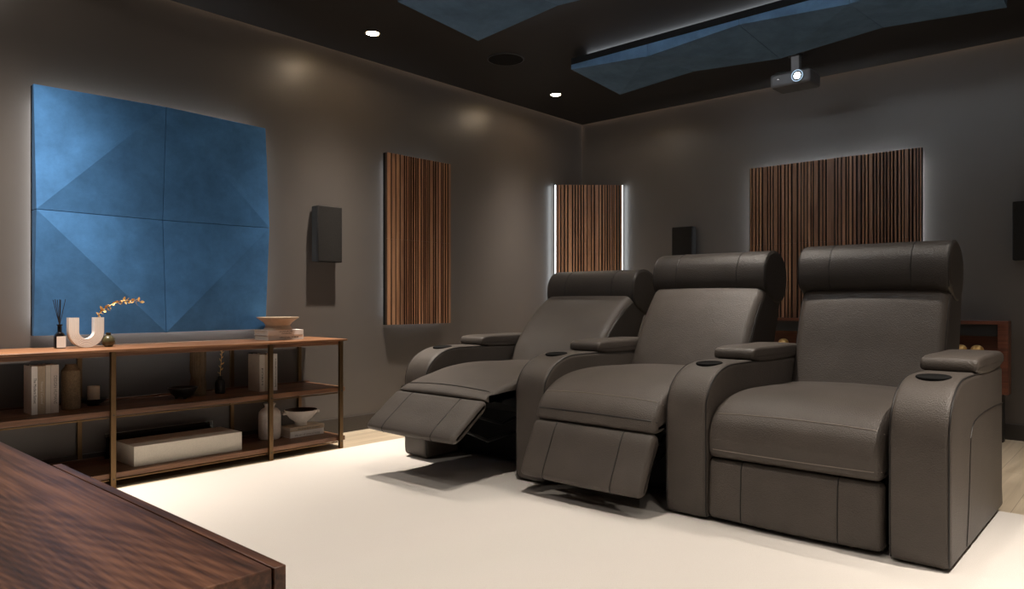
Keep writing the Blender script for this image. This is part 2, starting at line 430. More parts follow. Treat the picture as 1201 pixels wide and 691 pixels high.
# ------------------------------------------------------------------ faceted suede panels
def facet_tile(bm, uv, hs, base, fn):
    """uv: 4 corners in order, hs heights; ridge along the two highest opposite corners"""
    T = [bm.verts.new(fn(u, v, h)) for (u, v), h in zip(uv, hs)]
    B = [bm.verts.new(fn(u, v, base)) for (u, v) in uv]
    if hs[0]+hs[2] > hs[1]+hs[3]:
        bm.faces.new((T[0], T[1], T[2])); bm.faces.new((T[0], T[2], T[3]))
    else:
        bm.faces.new((T[0], T[1], T[3])); bm.faces.new((T[1], T[2], T[3]))
    for i in range(4):
        j = (i+1) % 4; bm.faces.new((T[i], B[i], B[j], T[j]))
    bm.faces.new(B)
def frame_strip(bm, u0, u1, v0, v1, w, h0, h1, fn, sides='lrtb'):
    def bx(a0, a1, c0, c1):
        vs = [bm.verts.new(fn(u, v, h)) for u in (a0, a1) for v in (c0, c1) for h in (h0, h1)]
        for f in ((0, 1, 3, 2), (4, 6, 7, 5), (0, 4, 5, 1), (2, 3, 7, 6), (0, 2, 6, 4), (1, 5, 7, 3)): bm.faces.new([vs[i] for i in f])
    if 'l' in sides: bx(u0, u0+w, v0, v1)
    if 'r' in sides: bx(u1-w, u1, v0, v1)
    if 'b' in sides: bx(u0+w, u1-w, v0, v0+w)
    if 't' in sides: bx(u0+w, u1-w, v1-w, v1)
def slab(bm, u0, u1, v0, v1, h0, h1, fn):
    vs = [bm.verts.new(fn(u, v, h)) for u in (u0, u1) for v in (v0, v1) for h in (h0, h1)]
    for f in ((0, 1, 3, 2), (4, 6, 7, 5), (0, 4, 5, 1), (2, 3, 7, 6), (0, 2, 6, 4), (1, 5, 7, 3)): bm.faces.new([vs[i] for i in f])
def facet_panel(name, label, us, vs, first_thick, loc, fn, gap, frame, thin, thick, led, inset=0.035, lh=1.0, side=False):
    t = Thing(name, label, 'acoustic panel', loc)
    b = BM(); slab(b, us[0]+0.002, us[-1]-0.002, vs[0]+0.002, vs[-1]-0.002, gap, gap+frame, fn); bk = t.part('backing_board', b, M['felt'], smooth=False, label='black backing frame')
    b = BM(); frame_strip(b, us[0]+inset, us[-1]-inset, vs[0]+inset, vs[-1]-inset, 0.008, 0.0006 if side else gap*(1-lh), gap*0.9 if side else gap, fn); t.part('led_strip', b, led, smooth=False, label='cool white light strip behind the frame')
    if side:  # unseen strip added to light the next panel's edge and the back wall
        b = BM(); slab(b, us[-1]-0.0018, us[-1]+0.004, vs[0]+0.03, vs[-1]-0.03, gap+0.012, gap+0.022, fn); t.part('led_strip', b, M['fill_led_side'] if us[0] < 3 else M['fill_led_dim'], smooth=False, label='added unseen cool light strip along the frame side')
    g = 0.0015
    for i in range(len(us)-1):
        for j in range(len(vs)-1):
            uv = [(us[i]+g, vs[j]+g), (us[i+1]-g, vs[j]+g), (us[i+1]-g, vs[j+1]-g), (us[i]+g, vs[j+1]-g)]
            par = [(i+j) % 2, (i+1+j) % 2, (i+j+2) % 2, (i+j+1) % 2]
            hs = [gap+frame+(thick if (p == 1) == (not first_thick) else thin) for p in par]
            b = BM(); facet_tile(b, uv, hs, gap+frame, fn)
            t.part('tile', b, M['blue_shaded'] if side else M['blue'], smooth=False)
    return t
fw = lambda u, v, h: (u, YW-h, v)          # on the left wall
fc = lambda u, v, h: (u, v, H-h)           # on the ceiling
fb = lambda u, v, h: (XW-h, u, v)          # on the back wall
facet_panel('acoustic_panel', 'large square blue suede panel of faceted tiles on the wall above the open shelf', [1.0615, 1.666, 2.270], [0.713, 1.318, 1.922], False,
            (1.666, YW, 0.713), fw, 0.032, 0.022, 0.024, 0.070, M['led_blue'], 0.05, 1.0)
yy = [2.985-0.594*k for k in range(5)][::-1]
facet_panel('acoustic_panel', 'long blue faceted ceiling panel hanging in front of the projector', [3.92, 4.515], yy, False, (4.2175, 1.79, H), fc, 0.026, 0.043, 0.03, 0.075, M['led_ceil'], 0.08, 1.0, True)
facet_panel('acoustic_panel', 'blue faceted ceiling panel cut by the top edge, nearer the blue wall panel', [2.43, 3.03], yy, False, (2.73, 1.79, H), fc, 0.026, 0.043, 0.03, 0.075, M['led_ceil'], 0.08, 1.0, True)

# ------------------------------------------------------------------ slatted wood panels
def slat_tile(bm, lay, tl, u0, u1, v0, v1, h0, h1, fn, seed):
    rnd = random.Random(seed)
    u = u0
    ws = [0.0085, 0.0085, 0.0125, 0.0125, 0.017, 0.017, 0.022, 0.030]
    while u < u1-0.004:
        w = min(rnd.choice(ws), u1-u)
        if u1-(u+w) < 0.012: w = u1-u
        vs = [bm.verts.new(fn(a, c, h)) for a in (u, u+w) for c in (v0, v1) for h in (h0, h1)]
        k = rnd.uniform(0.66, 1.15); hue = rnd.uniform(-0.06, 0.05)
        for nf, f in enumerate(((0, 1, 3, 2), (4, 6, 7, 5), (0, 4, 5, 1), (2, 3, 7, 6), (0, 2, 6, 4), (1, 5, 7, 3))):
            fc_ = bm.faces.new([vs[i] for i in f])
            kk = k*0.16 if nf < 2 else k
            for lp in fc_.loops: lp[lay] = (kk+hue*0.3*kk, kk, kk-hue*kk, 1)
        u += w+rnd.choice([0.0085, 0.0105, 0.0125])
def slat_panel(label, us, vs, loc, fn, seed, gap=0.022, depth=0.030, led=None, edge=None):
    t = Thing('slatted_panel', label, 'wood panel', loc, 'slatted wood panels')
    b = BM(); slab(b, us[0], us[-1], vs[0], vs[-1], gap, gap+depth, fn); t.part('backing_board', b, M['felt'], smooth=False, label='black felt backing')  # solid felt board held off the wall, not an open frame
    if led:
        b = BM(); frame_strip(b, us[0]+0.05, us[-1]-0.05, vs[0]+0.05, vs[-1]-0.05, 0.008, 0.0006, gap, fn); t.part('led_strip', b, led, smooth=False, label='cool white light strip behind the board')
    if edge:
        for u in (us[0]-0.010, us[-1]+0.004):
            b = BM(); slab(b, u, u+0.006, vs[0], vs[-1], gap, gap+depth-0.006, fn); t.part('led_strip', b, edge, smooth=False, label='bright white vertical light strip')
    for i in range(len(us)-1):
        for j in range(len(vs)-1):
            b = BM(); lay = b.loops.layers.float_color.new('tint')
            slat_tile(b, lay, t, us[i]+(0.0008 if i else 0), us[i+1], vs[j]+0.0007, vs[j+1]-0.0007, gap+depth, gap+depth+0.018, fn, seed+i)
            t.part('slat_board', b, M['slat'], smooth=False)
    return t
ZB, ZM, ZT = 0.715, 1.318, 1.921
slat_panel('tall walnut slatted panel on the left wall beside the small wall speaker', [3.197, 3.803], [ZB, ZM, ZT], (3.5, YW, ZB), fw, 11, led=M['led_cool'])
slat_panel('wide walnut slatted panel on the back wall behind the two right seats', [1.226, 1.832, 2.438], [ZB, ZM, ZT], (XW, 1.83, ZB), fb, 31, led=M['led_back'])
PL, PR = Vector((5.136, 4.105, 0)), Vector((5.565, 3.650, 0))
du = (PR-PL).normalized(); dn = Vector((-du.y, du.x, 0)) * -1
if dn.x > 0: dn = -dn
Lc = (PR-PL).length
fcorner = lambda u, v, h: tuple(PL+du*u+dn*h+Vector((0, 0, v)))
slat_panel('narrow walnut slatted panel set across the room corner between two bright light strips', [0.0185, Lc-0.0185], [ZB, ZM, ZT], tuple((PL+PR)/2+Vector((0, 0, ZB))), fcorner, 57, led=None, edge=M['led_edge'])

# ------------------------------------------------------------------ wall loudspeakers
def wall_speaker(label, loc, fn, u0, u1, v0, v1, d=0.087):
    t = Thing('wall_speaker', label, 'speaker', loc, 'wall speakers')
    b = BM(); slab(b, u0, u1, v0, v1, 0.012, d-0.012, fn); t.part('body', b, M['grille'], bevel=0.006)
    b = BM(); slab(b, u0-0.0005, u1+0.0005, v0-0.0005, v1+0.0005, d-0.012, d, fn); t.part('grille', b, M['grille'], bevel=0.006)
    b = BM(); slab(b, (u0+u1)/2-0.04, (u0+u1)/2+0.04, (v0+v1)/2-0.06, (v0+v1)/2+0.06, 0, 0.014, fn); t.part('wall_bracket', b, M['black'], smooth=False)
wall_speaker('black fabric wall speaker between the blue panel and the tall slatted panel', (2.72, YW, 1.134), fw, 2.628, 2.812, 1.134, 1.494)
wall_speaker('black wall speaker above the middle seat, left of the wide slatted panel', (XW, 3.0, 1.137), fb, 2.918, 3.104, 1.137, 1.503)
wall_speaker('black wall speaker on the back wall at the right edge of the photo', (XW, 0.62, 1.137), fb, 0.527, 0.713, 1.137, 1.503)

# ------------------------------------------------------------------ projector
t = Thing('projector', 'small black projector hanging from the ceiling with its lens lit', 'projector', (4.95, 1.86, H))
b = BM(); box(b, 4.85, 5.05, 1.731, 2.0, 2.323, 2.416); t.part('body', b, M['proj'], bevel=0.018, bseg=4)
b = BM(); box(b, 4.93, 4.97, 1.832, 1.888, 2.432, H-0.008); t.part('ceiling_mount', b, M['grey_metal'], bevel=0.002)
b = BM(); lathe(b, [(0.0, H), (0.05, H), (0.05, H-0.008), (0.0, H-0.008)], 4.95, 1.86, 28, close=False); t.part('mount_plate', b, M['black'])
b = BM()
for (x, y) in ((4.875, 1.76), (4.875, 1.97), (5.02, 1.76), (5.02, 1.97)):
    b = BM(); tube(b, [(4.95, 1.86, 2.436), ((4.95+x)/2, (1.86+y)/2, 2.434), (x, y, 2.428), (x, y, 2.41)], 0.004, 6)
    t.part('mount_arm', b, M['black'])
b = BM()
c = (4.8505, 1.812, 2.373)
disc_prism(b, c, (-1, 0, 0), 0.040, 0.010, 40, 0.037); ho = t.part('lens_housing', b, M['black'])
b = BM()
rr = [(0.033, 0.0105), (0.039, 0.0105), (0.039, 0.0125), (0.033, 0.0125), (0.033, 0.0105)]
seg = 40; rings = [[b.verts.new((c[0]-h, c[1]+r*math.cos(2*PI*k/seg), c[2]+r*math.sin(2*PI*k/seg))) for k in range(seg)] for r, h in rr]
for A, B2 in zip(rings, rings[1:]):
    for k in range(seg): b.faces.new((A[k], A[(k+1) % seg], B2[(k+1) % seg], B2[k]))
t.part('lens_ring', b, M['ring'], parent=ho, label='pale glowing lens ring')
b = BM(); disc_prism(b, (c[0]-0.0105, c[1], c[2]), (-1, 0, 0), 0.022, 0.004, 32, 0.016); t.part('lens', b, M['lens'], parent=ho, label='bright white lens')
b = BM(); box(b, 4.8485, 4.852, 1.935, 1.950, 2.372, 2.376); t.part('badge', b, M['chrome'], smooth=False, label='tiny silver badge')
# ------------------------------------------------------------------ reclining seats
YC = [2.706, 1.870, 1.035]         # far, middle, near
AW = 0.0925
def arm_profile():
    pts = [(3.65, 0.014), (2.69, 0.014), (2.672, 0.018), (2.662, 0.034), (2.659, 0.07)]
    pts += [(2.658, z) for z in (0.14, 0.2, 0.26, 0.32, 0.38, 0.43)]
    # shoulder: quarter of a superellipse from (2.658,.43) to (2.93,.62)
    for k in range(1, 13):
        a = PI/2*k/12
        pts.append((2.658+0.265*(1-math.cos(a)**0.92), 0.43+0.19*math.sin(a)**0.92))
    pts += [(3.0, 0.620), (3.1, 0.619), (3.3, 0.617), (3.5, 0.615), (3.62, 0.613), (3.645, 0.607), (3.652, 0.59), (3.655, 0.4), (3.655, 0.1)]
    return pts
def add_arm(t, yc, outer_panel):
    c = Cushion(arm_profile(), yc-AW, yc+AW, 0.022, smooth=False)
    b = BM(); c.build(b); body = t.part('armrest', b, M['leather'], ang=60)
    for sgn in (-1, 1):
        b = BM(); y = yc+sgn*(AW-0.006)
        tube(b, [c.at(i, y, 0.0008) for i in range(2, 28)], 0.0032)
        t.part('piping', b, M['seam'], parent=body, label='dark piping along the arm edge')
    # feet
    for x in (2.74, 3.56):
        b = BM(); lathe(b, [(0.0, 0.0085), (0.026, 0.0085), (0.030, 0.016), (0.0, 0.016)], x, yc, 20, close=False); t.part('foot', b, M['black'], parent=body)
    if outer_panel:
        b = BM(); y = yc-AW-0.0006
        pts = [(2.905, 0.036), (2.93, 0.12), (2.955, 0.25), (2.965, 0.33), (2.978, 0.40), (3.0, 0.432), (3.04, 0.449), (3.12, 0.459), (3.26, 0.464), (3.45, 0.461), (3.645, 0.455)]
        tube(b, [(x, y, z) for x, z in pts], 0.0022); t.part('side_seam', b, M['seam'], parent=body)
    # lid
    lid = Cushion([(3.105, 0.622), (3.098, 0.640), (3.106, 0.661), (3.13, 0.670), (3.38, 0.673), (3.63, 0.670), (3.658, 0.659), (3.664, 0.638), (3.655, 0.622)], yc-AW-0.004, yc+AW+0.004, 0.014, crown=0.002, per=5)
    b = BM(); lid.build(b); lo = t.part('console_lid', b, M['leather'], parent=body, ang=60)
    # cup holder: a tilted dark ring and well
    b = BM()
    cx, cz = 2.868, 0.6175
    lathe(b, [(0.0, cz+0.0012), (0.040, cz+0.0012), (0.044, cz+0.0028), (0.053, cz+0.0028), (0.0555, cz+0.0008), (0.0555, cz-0.012), (0.0, cz-0.012)], cx, yc, 40, close=False)
    bmesh.ops.rotate(b, verts=b.verts, cent=(cx, yc, cz), matrix=Matrix.Rotation(math.radians(-4.0), 3, 'Y'))
    t.part('cup_holder', b, M['felt'], parent=body, label='black round cup holder')
def seat_mask(p, nn): return max(0.0, min(1.0, nn.y*0.8+(-nn.x)*0.55+0.15))
def back_mask(p, nn): return max(0.0, min(1.0, -nn.x*1.1))
SPEC = {
 'near': dict(
   seat=[(2.695, 0.262), (2.672, 0.275), (2.670, 0.297), (2.667, 0.345), (2.685, 0.405), (2.725, 0.447), (2.80, 0.480), (2.92, 0.499), (3.08, 0.503), (3.35, 0.494), (3.56, 0.480), (3.60, 0.42), (3.40, 0.33), (3.0, 0.285)],
   seams=[(2.0, 'stitch'), (4.6, 'stitch')],
   foot=[(2.730, 0.028), (2.695, 0.022), (2.674, 0.034), (2.669, 0.08), (2.672, 0.17), (2.678, 0.238), (2.692, 0.256), (2.73, 0.254), (2.745, 0.15)], fcr=0.011,
   back=[(3.50, 0.42), (3.525, 0.50), (3.575, 0.64), (3.625, 0.79), (3.685, 0.915), (3.75, 0.970), (3.86, 0.98), (3.930, 0.93), (3.915, 0.80), (3.880, 0.66), (3.80, 0.45), (3.66, 0.36)],
   head=(0, 0)),
 'mid': dict(
   seat=[(2.640, 0.330), (2.612, 0.334), (2.598, 0.346), (2.600, 0.365), (2.622, 0.415), (2.662, 0.458), (2.74, 0.503), (2.86, 0.533), (3.02, 0.545), (3.25, 0.540), (3.50, 0.520), (3.56, 0.47), (3.35, 0.44), (2.95, 0.40)],
   seams=[(3.45, 'seam'), (5.0, 'stitch')],
   foot=[(2.535, 0.098), (2.503, 0.092), (2.488, 0.106), (2.497, 0.140), (2.540, 0.230), (2.580, 0.312), (2.600, 0.331), (2.632, 0.326), (2.640, 0.29), (2.592, 0.205)], fcr=0.011,
   back=[(3.36, 0.44), (3.395, 0.53), (3.450, 0.64), (3.525, 0.765), (3.60, 0.870), (3.67, 0.945), (3.75, 0.975), (3.85, 0.975), (3.890, 0.93), (3.872, 0.86), (3.825, 0.73), (3.74, 0.50), (3.56, 0.38)],
   head=(0.015, -0.010)),
 'far': dict(
   seat=[(2.530, 0.398), (2.484, 0.402), (2.468, 0.414), (2.482, 0.427), (2.525, 0.443), (2.590, 0.463), (2.68, 0.484), (2.80, 0.510), (2.97, 0.525), (3.20, 0.520), (3.42, 0.505), (3.50, 0.46), (3.25, 0.445), (2.85, 0.425)],
   seams=[(4.0, 'seam')],
   foot=[(2.300, 0.232), (2.268, 0.234), (2.256, 0.250), (2.270, 0.274), (2.350, 0.336), (2.425, 0.391), (2.456, 0.408), (2.484, 0.400), (2.480, 0.365), (2.400, 0.300)], fcr=0.011,
   back=[(3.28, 0.43), (3.325, 0.52), (3.400, 0.635), (3.500, 0.745), (3.610, 0.840), (3.715, 0.905), (3.80, 0.93), (3.90, 0.93), (3.945, 0.90), (3.890, 0.84), (3.835, 0.75), (3.770, 0.63), (3.66, 0.46), (3.48, 0.37)],
   head=(0.078, -0.083)),
}
HEAD = [(3.715, 0.918), (3.672, 0.945), (3.652, 0.985), (3.650, 1.040), (3.666, 1.095), (3.705, 1.137), (3.765, 1.157), (3.830, 1.153), (3.893, 1.125), (3.935, 1.075), (3.950, 1.015), (3.938, 0.955), (3.905, 0.905), (3.86, 0.88), (3.78, 0.885)]
def recliner(kind, yc, label, arms):
    sp = SPEC[kind]
    t = Thing('recliner_chair', label, 'recliner chair', (3.2, yc, 0), 'home cinema recliners')
    hw = 0.322
    # seat
    c = Cushion(sp['seat'], yc-hw, yc+hw, 0.030, crown=0.016, mask=seat_mask)
    b = BM(); c.build(b); seat = t.part('seat_cushion', b, M['leather'], ang=70)
    for ci, mt in sp['seams']:
        b = BM(); c.seam_across(b, ci, 0.0030 if mt == 'seam' else 0.0018, 0.004, 0.0005); t.part('seam', b, M[mt], parent=seat)
    # footrest
    c = Cushion(sp['foot'], yc-hw, yc+hw, 0.026, crown=sp['fcr'], mask=lambda p, nn: max(0, -nn.x))
    b = BM(); c.build(b); ft = t.part('footrest', b, M['leather'], ang=70)
    for s in (-1, 1):
        b = BM(); c.seam_along(b, yc+s*0.178, 1.2, 6.0, 0.0024, 0.0); t.part('seam', b, M['seam'], parent=ft)
    # back
    c = Cushion(sp['back'], yc-0.325, yc+0.325, 0.045, crown=0.014, mask=back_mask)
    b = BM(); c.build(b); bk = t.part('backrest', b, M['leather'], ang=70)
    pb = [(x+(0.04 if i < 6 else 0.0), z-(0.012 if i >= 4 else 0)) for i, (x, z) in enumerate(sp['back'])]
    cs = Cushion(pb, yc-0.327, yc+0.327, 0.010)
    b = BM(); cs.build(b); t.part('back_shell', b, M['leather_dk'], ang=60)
    for s in (-1, 1):
        b = BM(); k0 = 0.6; k1 = 4.3
        tube(b, [c.at((k0+(k1-k0)*k/30)*c.per, yc+s*0.3215, 0.0) for k in range(31)], 0.0022)
        t.part('seam', b, M['seam'], parent=bk)
    # headrest roll
    hx, hz = sp['head']
    c = Cushion([(x+hx, z+hz) for x, z in HEAD], yc-0.334, yc+0.334, 0.018, crown=0.006, mask=back_mask)
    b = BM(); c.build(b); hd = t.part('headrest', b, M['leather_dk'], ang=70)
    for dy, e, r in ((-0.178, 8.0, 0.0024), (0.178, 8.0, 0.0024), (-0.326, 11.0, 0.0026), (0.326, 11.0, 0.0026)):
        b = BM(); c.seam_along(b, yc+dy, 1.0, e, r); t.part('seam', b, M['seam'], parent=hd)
    # base under the seat
    b = BM(); box(b, 2.90 if kind != 'near' else 2.76, 3.60, yc-0.322, yc+0.322, 0.03, 0.33); bs = t.part('base', b, M['felt'], bevel=0.01)
    for x, s in ((2.96, -1), (2.96, 1), (3.54, -1), (3.54, 1)):
        b = BM(); lathe(b, [(0.0, 0.009), (0.022, 0.009), (0.026, 0.034), (0.0, 0.034)], x, yc+s*0.27, 16, close=False); t.part('foot', b, M['black'], parent=bs)
    # lower back shell
    c = Cushion([(3.60, 0.10), (3.56, 0.2), (3.56, 0.40), (3.66, 0.50), (3.80, 0.55), (3.83, 0.50), (3.78, 0.3), (3.72, 0.10)], yc-0.325, yc+0.325, 0.02, per=5)
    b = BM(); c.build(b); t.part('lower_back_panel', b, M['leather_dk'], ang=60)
    if kind != 'near':
        zf = 0.385 if kind == 'mid' else 0.42
        xf = 2.66 if kind == 'mid' else 2.58
        b = BM()
        pr = [(xf, zf-0.03), (xf+0.06, zf+0.01), (3.45, zf+0.02), (3.45, 0.30), (2.85, 0.30)]
        Ls = [[b.verts.new((x, y, z)) for x, z in pr] for y in (yc-0.3195, yc+0.3195)]
        b.faces.new(Ls[0]); b.faces.new(Ls[1][::-1])
        for q in range(5): b.faces.new((Ls[0][q], Ls[1][q], Ls[1][(q+1) % 5], Ls[0][(q+1) % 5]))
        t.part('seat_dark_block', b, M['felt'], smooth=False)  # black block added so the seat underside reads as dark shade
        fx, fz = (2.36, 0.27) if kind == 'far' else (2.57, 0.20)
        for s in (-1, 1):
            y = yc+s*0.25
            b = BM(); tube(b, [(2.80, y, 0.22), ((2.80+fx)/2-0.02, y, 0.20 if kind == 'far' else 0.16), (fx+0.04, y, fz)], 0.008, 8)
            t.part('footrest_linkage', b, M['black'])
            b = BM(); tube(b, [(2.80, y, 0.30), ((2.80+fx)/2+0.08, y, 0.27), (fx+0.11, y, fz+0.06)], 0.008, 8)
            t.part('footrest_linkage', b, M['black'])
    for a, op in arms: add_arm(t, a, op)
    return t
arms = [3.115, 2.275, 1.4455, 0.6015]
recliner('far', YC[0], 'dark leather recliner farthest from the camera, its footrest fully raised', [(arms[0], False)])
recliner('mid', YC[1], 'middle dark leather recliner with its footrest half lowered', [(arms[1], False)])
recliner('near', YC[2], 'dark leather recliner nearest the camera, upright with its footrest folded down', [(arms[2], False), (arms[3], True)])

# ------------------------------------------------------------------ open shelf console
XS0, XS1, YF, YB = 0.42, 2.602, 3.692, 4.085
t = Thing('open_shelf', 'long low walnut open shelf with brass posts under the blue wall panel', 'shelf', (1.5, 3.89, 0))
b = BM(); box(b, XS0, XS1, 3.664, YB+0.004, 0.643, 0.6545); top = t.part('top_board', b, M['walnut_lit'], bevel=0.002)
b = BM(); box(b, XS0+0.02, XS1-0.014, YF, YF+0.02, 0.620, 0.6428); box(b, XS0+0.02, XS1-0.014, YB-0.03, YB-0.01, 0.620, 0.6428)
for x in (2.09, 1.30, XS1-0.036): box(b, x, x+0.02, YF+0.02, YB-0.03, 0.620, 0.6428)
t.part('top_rail', b, M['walnut_x'], parent=top, bevel=0.001)
for z in (0.365, 0.070):
    b = BM(); box(b, XS0, XS1, YF, YB, z-0.026, z); sh = t.part('shelf_board', b, M['walnut_x'], bevel=0.0015)
    b = BM(); box(b, XS0, XS1, YB-0.008, YB, z, z+0.010); t.part('back_lip', b, M['walnut_x'], parent=sh, bevel=0.001)
    for x0, x1 in ((XS0+0.03, 1.282), (1.305, 2.092), (2.115, 2.552)):
        b = BM(); box(b, x0, x1, YF+0.002, YF+0.012, z-0.037, z-0.0305); t.part('brass_rail', b, M['brass'], parent=sh, smooth=False, label='thin brass rail under the board')
for x in (0.47, 1.2935, 2.1035, 2.563):
    b = BM(); box(b, x-0.0115, x+0.0115, YF-0.022, YF-0.0005, 0.0, 0.6428)
    p = t.part('post', b, M['brass'], bevel=0.002)
    for z in (0.045, 0.345):
        b = BM(); disc_prism(b, (x, YF-0.0219, z), (0, -1, 0), 0.004, 0.0015, 12); t.part('screw', b, M['black'], parent=p)
for x in (0.46, 1.281, 2.09, 2.54):
    b = BM(); box(b, x-0.011, x+0.011, YB+0.0005, YB+0.0195, 0.0, 0.6428); t.part('post', b, M['brass'], bevel=0.002)

# ------------------------------------------------------------------ books
def book(label, x0, x1, y0, y1, z0, z1, mat, spine='y', title=None, tmat=None, tsize=0.012, twidth=None, tz=0.0, tx=0.0, group=None, cover=0.0022, extra=None, fontup=True):
    """upright (thickness along x, spine at y0) or flat (spine at y0) book"""
    flat = spine == 'flat'
    t = Thing('book', label, 'book', ((x0+x1)/2, (y0+y1)/2, z0), group)
    b = BM()
    if flat:
        box(b, x0, x1, y0+cover, y1, z0, z0+cover); box(b, x0, x1, y0+cover, y1, z1-cover, z1); box(b, x0, x1, y0, y0+cover, z0, z1)
        t.part('cover', b, mat, smooth=False, bevel=0.0008)
        b = BM(); box(b, x0+0.003, x1-0.003, y0+cover, y1-0.004, z0+cover, z1-cover); t.part('pages', b, M['page'], smooth=False)
        if title: text(t, 'title', title, tsize, ((x0+x1)/2+tx, y0-0.0004, (z0+z1)/2+tz), (1, 0, 0), (0, 0, 1), tmat, width=twidth)
    else:
        box(b, x0, x0+cover, y0+cover, y1, z0, z1); box(b, x1-cover, x1, y0+cover, y1, z0, z1); box(b, x0, x1, y0, y0+cover, z0, z1)
        t.part('cover', b, mat, smooth=False, bevel=0.0008)
        b = BM(); box(b, x0+cover, x1-cover, y0+cover, y1-0.004, z0+0.003, z1-0.003); t.part('pages', b, M['page'], smooth=False)
        if title: text(t, 'title', title, tsize, ((x0+x1)/2+tx, y0-0.0004, (z0+z1)/2+tz), (0, 0, -1), (1, 0, 0), tmat, width=twidth)
    if extra:
        for a in extra:
            text(t, 'title', a[0], a[1], ((x0+x1)/2+a[2], y0-0.0004, (z0+z1)/2+a[3]), (1, 0, 0) if flat else (0, 0, -1), (0, 0, 1) if flat else (1, 0, 0), tmat, width=a[4])
    return t
g1 = 'books on the middle shelf, left'
zs = 0.3655
book('white upright book with black title, leftmost in the row by the tan jar', 0.9975, 1.0215, 3.81, 3.93, zs, 0.586, M['white'], title='The Modern Sunset', tmat=M['ink'], tsize=0.015, twidth=0.115, tx=0.001, tz=-0.002, group=g1)
book('tan upright book with pale title, second in the row by the tan jar', 1.0220, 1.0525, 3.81, 3.925, zs, 0.585, M['tan'], title='Natural Curated', tmat=M['pale_ink'], tsize=0.015, twidth=0.100, tx=0.001, tz=-0.012, group=g1)
book('thin cream upright book without a title, third in the row beside the tan jar', 1.0530, 1.0725, 3.808, 3.92, zs, 0.588, M['cream'], group=g1)
book('blush upright book with grey capitals in the row, next to the tan jar', 1.0730, 1.1060, 3.808, 3.92, zs, 0.588, M['pinkish'], title='DESIGN HUMANS', tmat=plain('grey_ink', (0.16, 0.14, 0.125), 0.6), tsize=0.019, twidth=0.130, tx=0.002, tz=-0.004, group=g1)
g2 = 'books on the middle shelf, right'
book('cream upright book with its wide cover showing, left of the brass post', 2.118, 2.150, 3.825, 3.955, zs, 0.577, M['cream'], title='FORM', tmat=M['ink'], tsize=0.014, twidth=0.095, tz=-0.02, group=g2)
book('slim sand coloured upright book hidden mostly by the brass post', 2.1505, 2.173, 3.827, 3.95, zs, 0.573, M['tan'], group=g2)
book('white upright book with two lines of black type right of the brass post', 2.1735, 2.228, 3.824, 3.95, zs, 0.577, M['white'], title='THE QUIET HOUSE COMPANION', tmat=M['ink'], tsize=0.010, twidth=0.16, tx=-0.012, tz=0.0, group=g2, extra=[('A COLLECTION OF ROOMS', 0.011, 0.016, -0.004, 0.165)])
g3 = 'books flat on the shelf top'
book('white book lying on the shelf top, lower of the two under the sand bowl', 2.172, 2.404, 3.830, 3.985, 0.6548, 0.683, M['white'], spine='flat', title='ORIGINAL POINT', tmat=M['ink'], tsize=0.013, twidth=0.125, tx=0.02, group=g3)
book('white book directly under the sand coloured bowl on the shelf top', 2.170, 2.402, 3.828, 3.985, 0.6832, 0.7125, M['white'], spine='flat', title='LA FOURCHE', tmat=M['ink'], tsize=0.011, twidth=0.085, tx=0.0, tz=0.006, group=g3, extra=[('COUNTRY', 0.010, 0.005, -0.006, 0.065)])
g4 = 'books flat on the bottom shelf'
book('thick pale book lying on the bottom shelf below the tan book', 2.322, 2.551, 3.840, 3.965, 0.0705, 0.107, M['white'], spine='flat', title='the art of natural living', tmat=plain('faint_ink', (0.30, 0.27, 0.24), 0.6), tsize=0.014, twidth=0.17, tx=0.0, tz=-0.005, group=g4)
book('tan book lying under the white handled bowl on the bottom shelf', 2.320, 2.553, 3.838, 3.965, 0.1072, 0.131, M['tan'], spine='flat', title='the great book of spaces', tmat=M['ink'], tsize=0.013, twidth=0.15, tx=0.01, group=g4)

# ------------------------------------------------------------------ shelf-top ornaments
ZTOP = 0.6548
# reed diffuser
t = Thing('reed_diffuser', 'black reed diffuser bottle with a white label on the shelf top', 'diffuser', (1.147, 3.94, ZTOP))
c = Cushion([(1.1245, ZTOP), (1.1245, ZTOP+0.02), (1.1245, ZTOP+0.058), (1.1275, ZTOP+0.066), (1.139, ZTOP+0.080), (1.1555, ZTOP+0.080), (1.167, ZTOP+0.066), (1.170, ZTOP+0.058), (1.170, ZTOP+0.02), (1.170, ZTOP)], 3.918, 3.958, 0.012, smooth=False)
b = BM(); c.build(b); t.part('bottle', b, M['glassblk'], bevel=0.003)
b = BM(); lathe(b, [(0.0095, ZTOP+0.078), (0.0095, ZTOP+0.108), (0.0125, ZTOP+0.110), (0.0125, ZTOP+0.115), (0.007, ZTOP+0.115), (0.006, ZTOP+0.085)], 1.147, 3.938, 24, close=False); t.part('neck', b, M['glassblk'])
b = BM(); box(b, 1.1290, 1.1675, 3.9168, 3.9182, ZTOP+0.004, ZTOP+0.058); lb = t.part('label', b, M['white'], smooth=False, label='white paper label')
for k, (dx, dy) in enumerate(((-0.026, 0.006), (-0.022, -0.010), (-0.006, 0.012), (-0.003, -0.012), (0.006, 0.004), (0.024, -0.004))):
    b = BM(); tube(b, [(1.147+dx*-0.15, 3.938-dy*0.2, ZTOP+0.09), (1.147+dx, 3.938+dy, ZTOP+0.233+0.002*(k % 2))], 0.0016, 6); t.part('reed', b, M['black'])
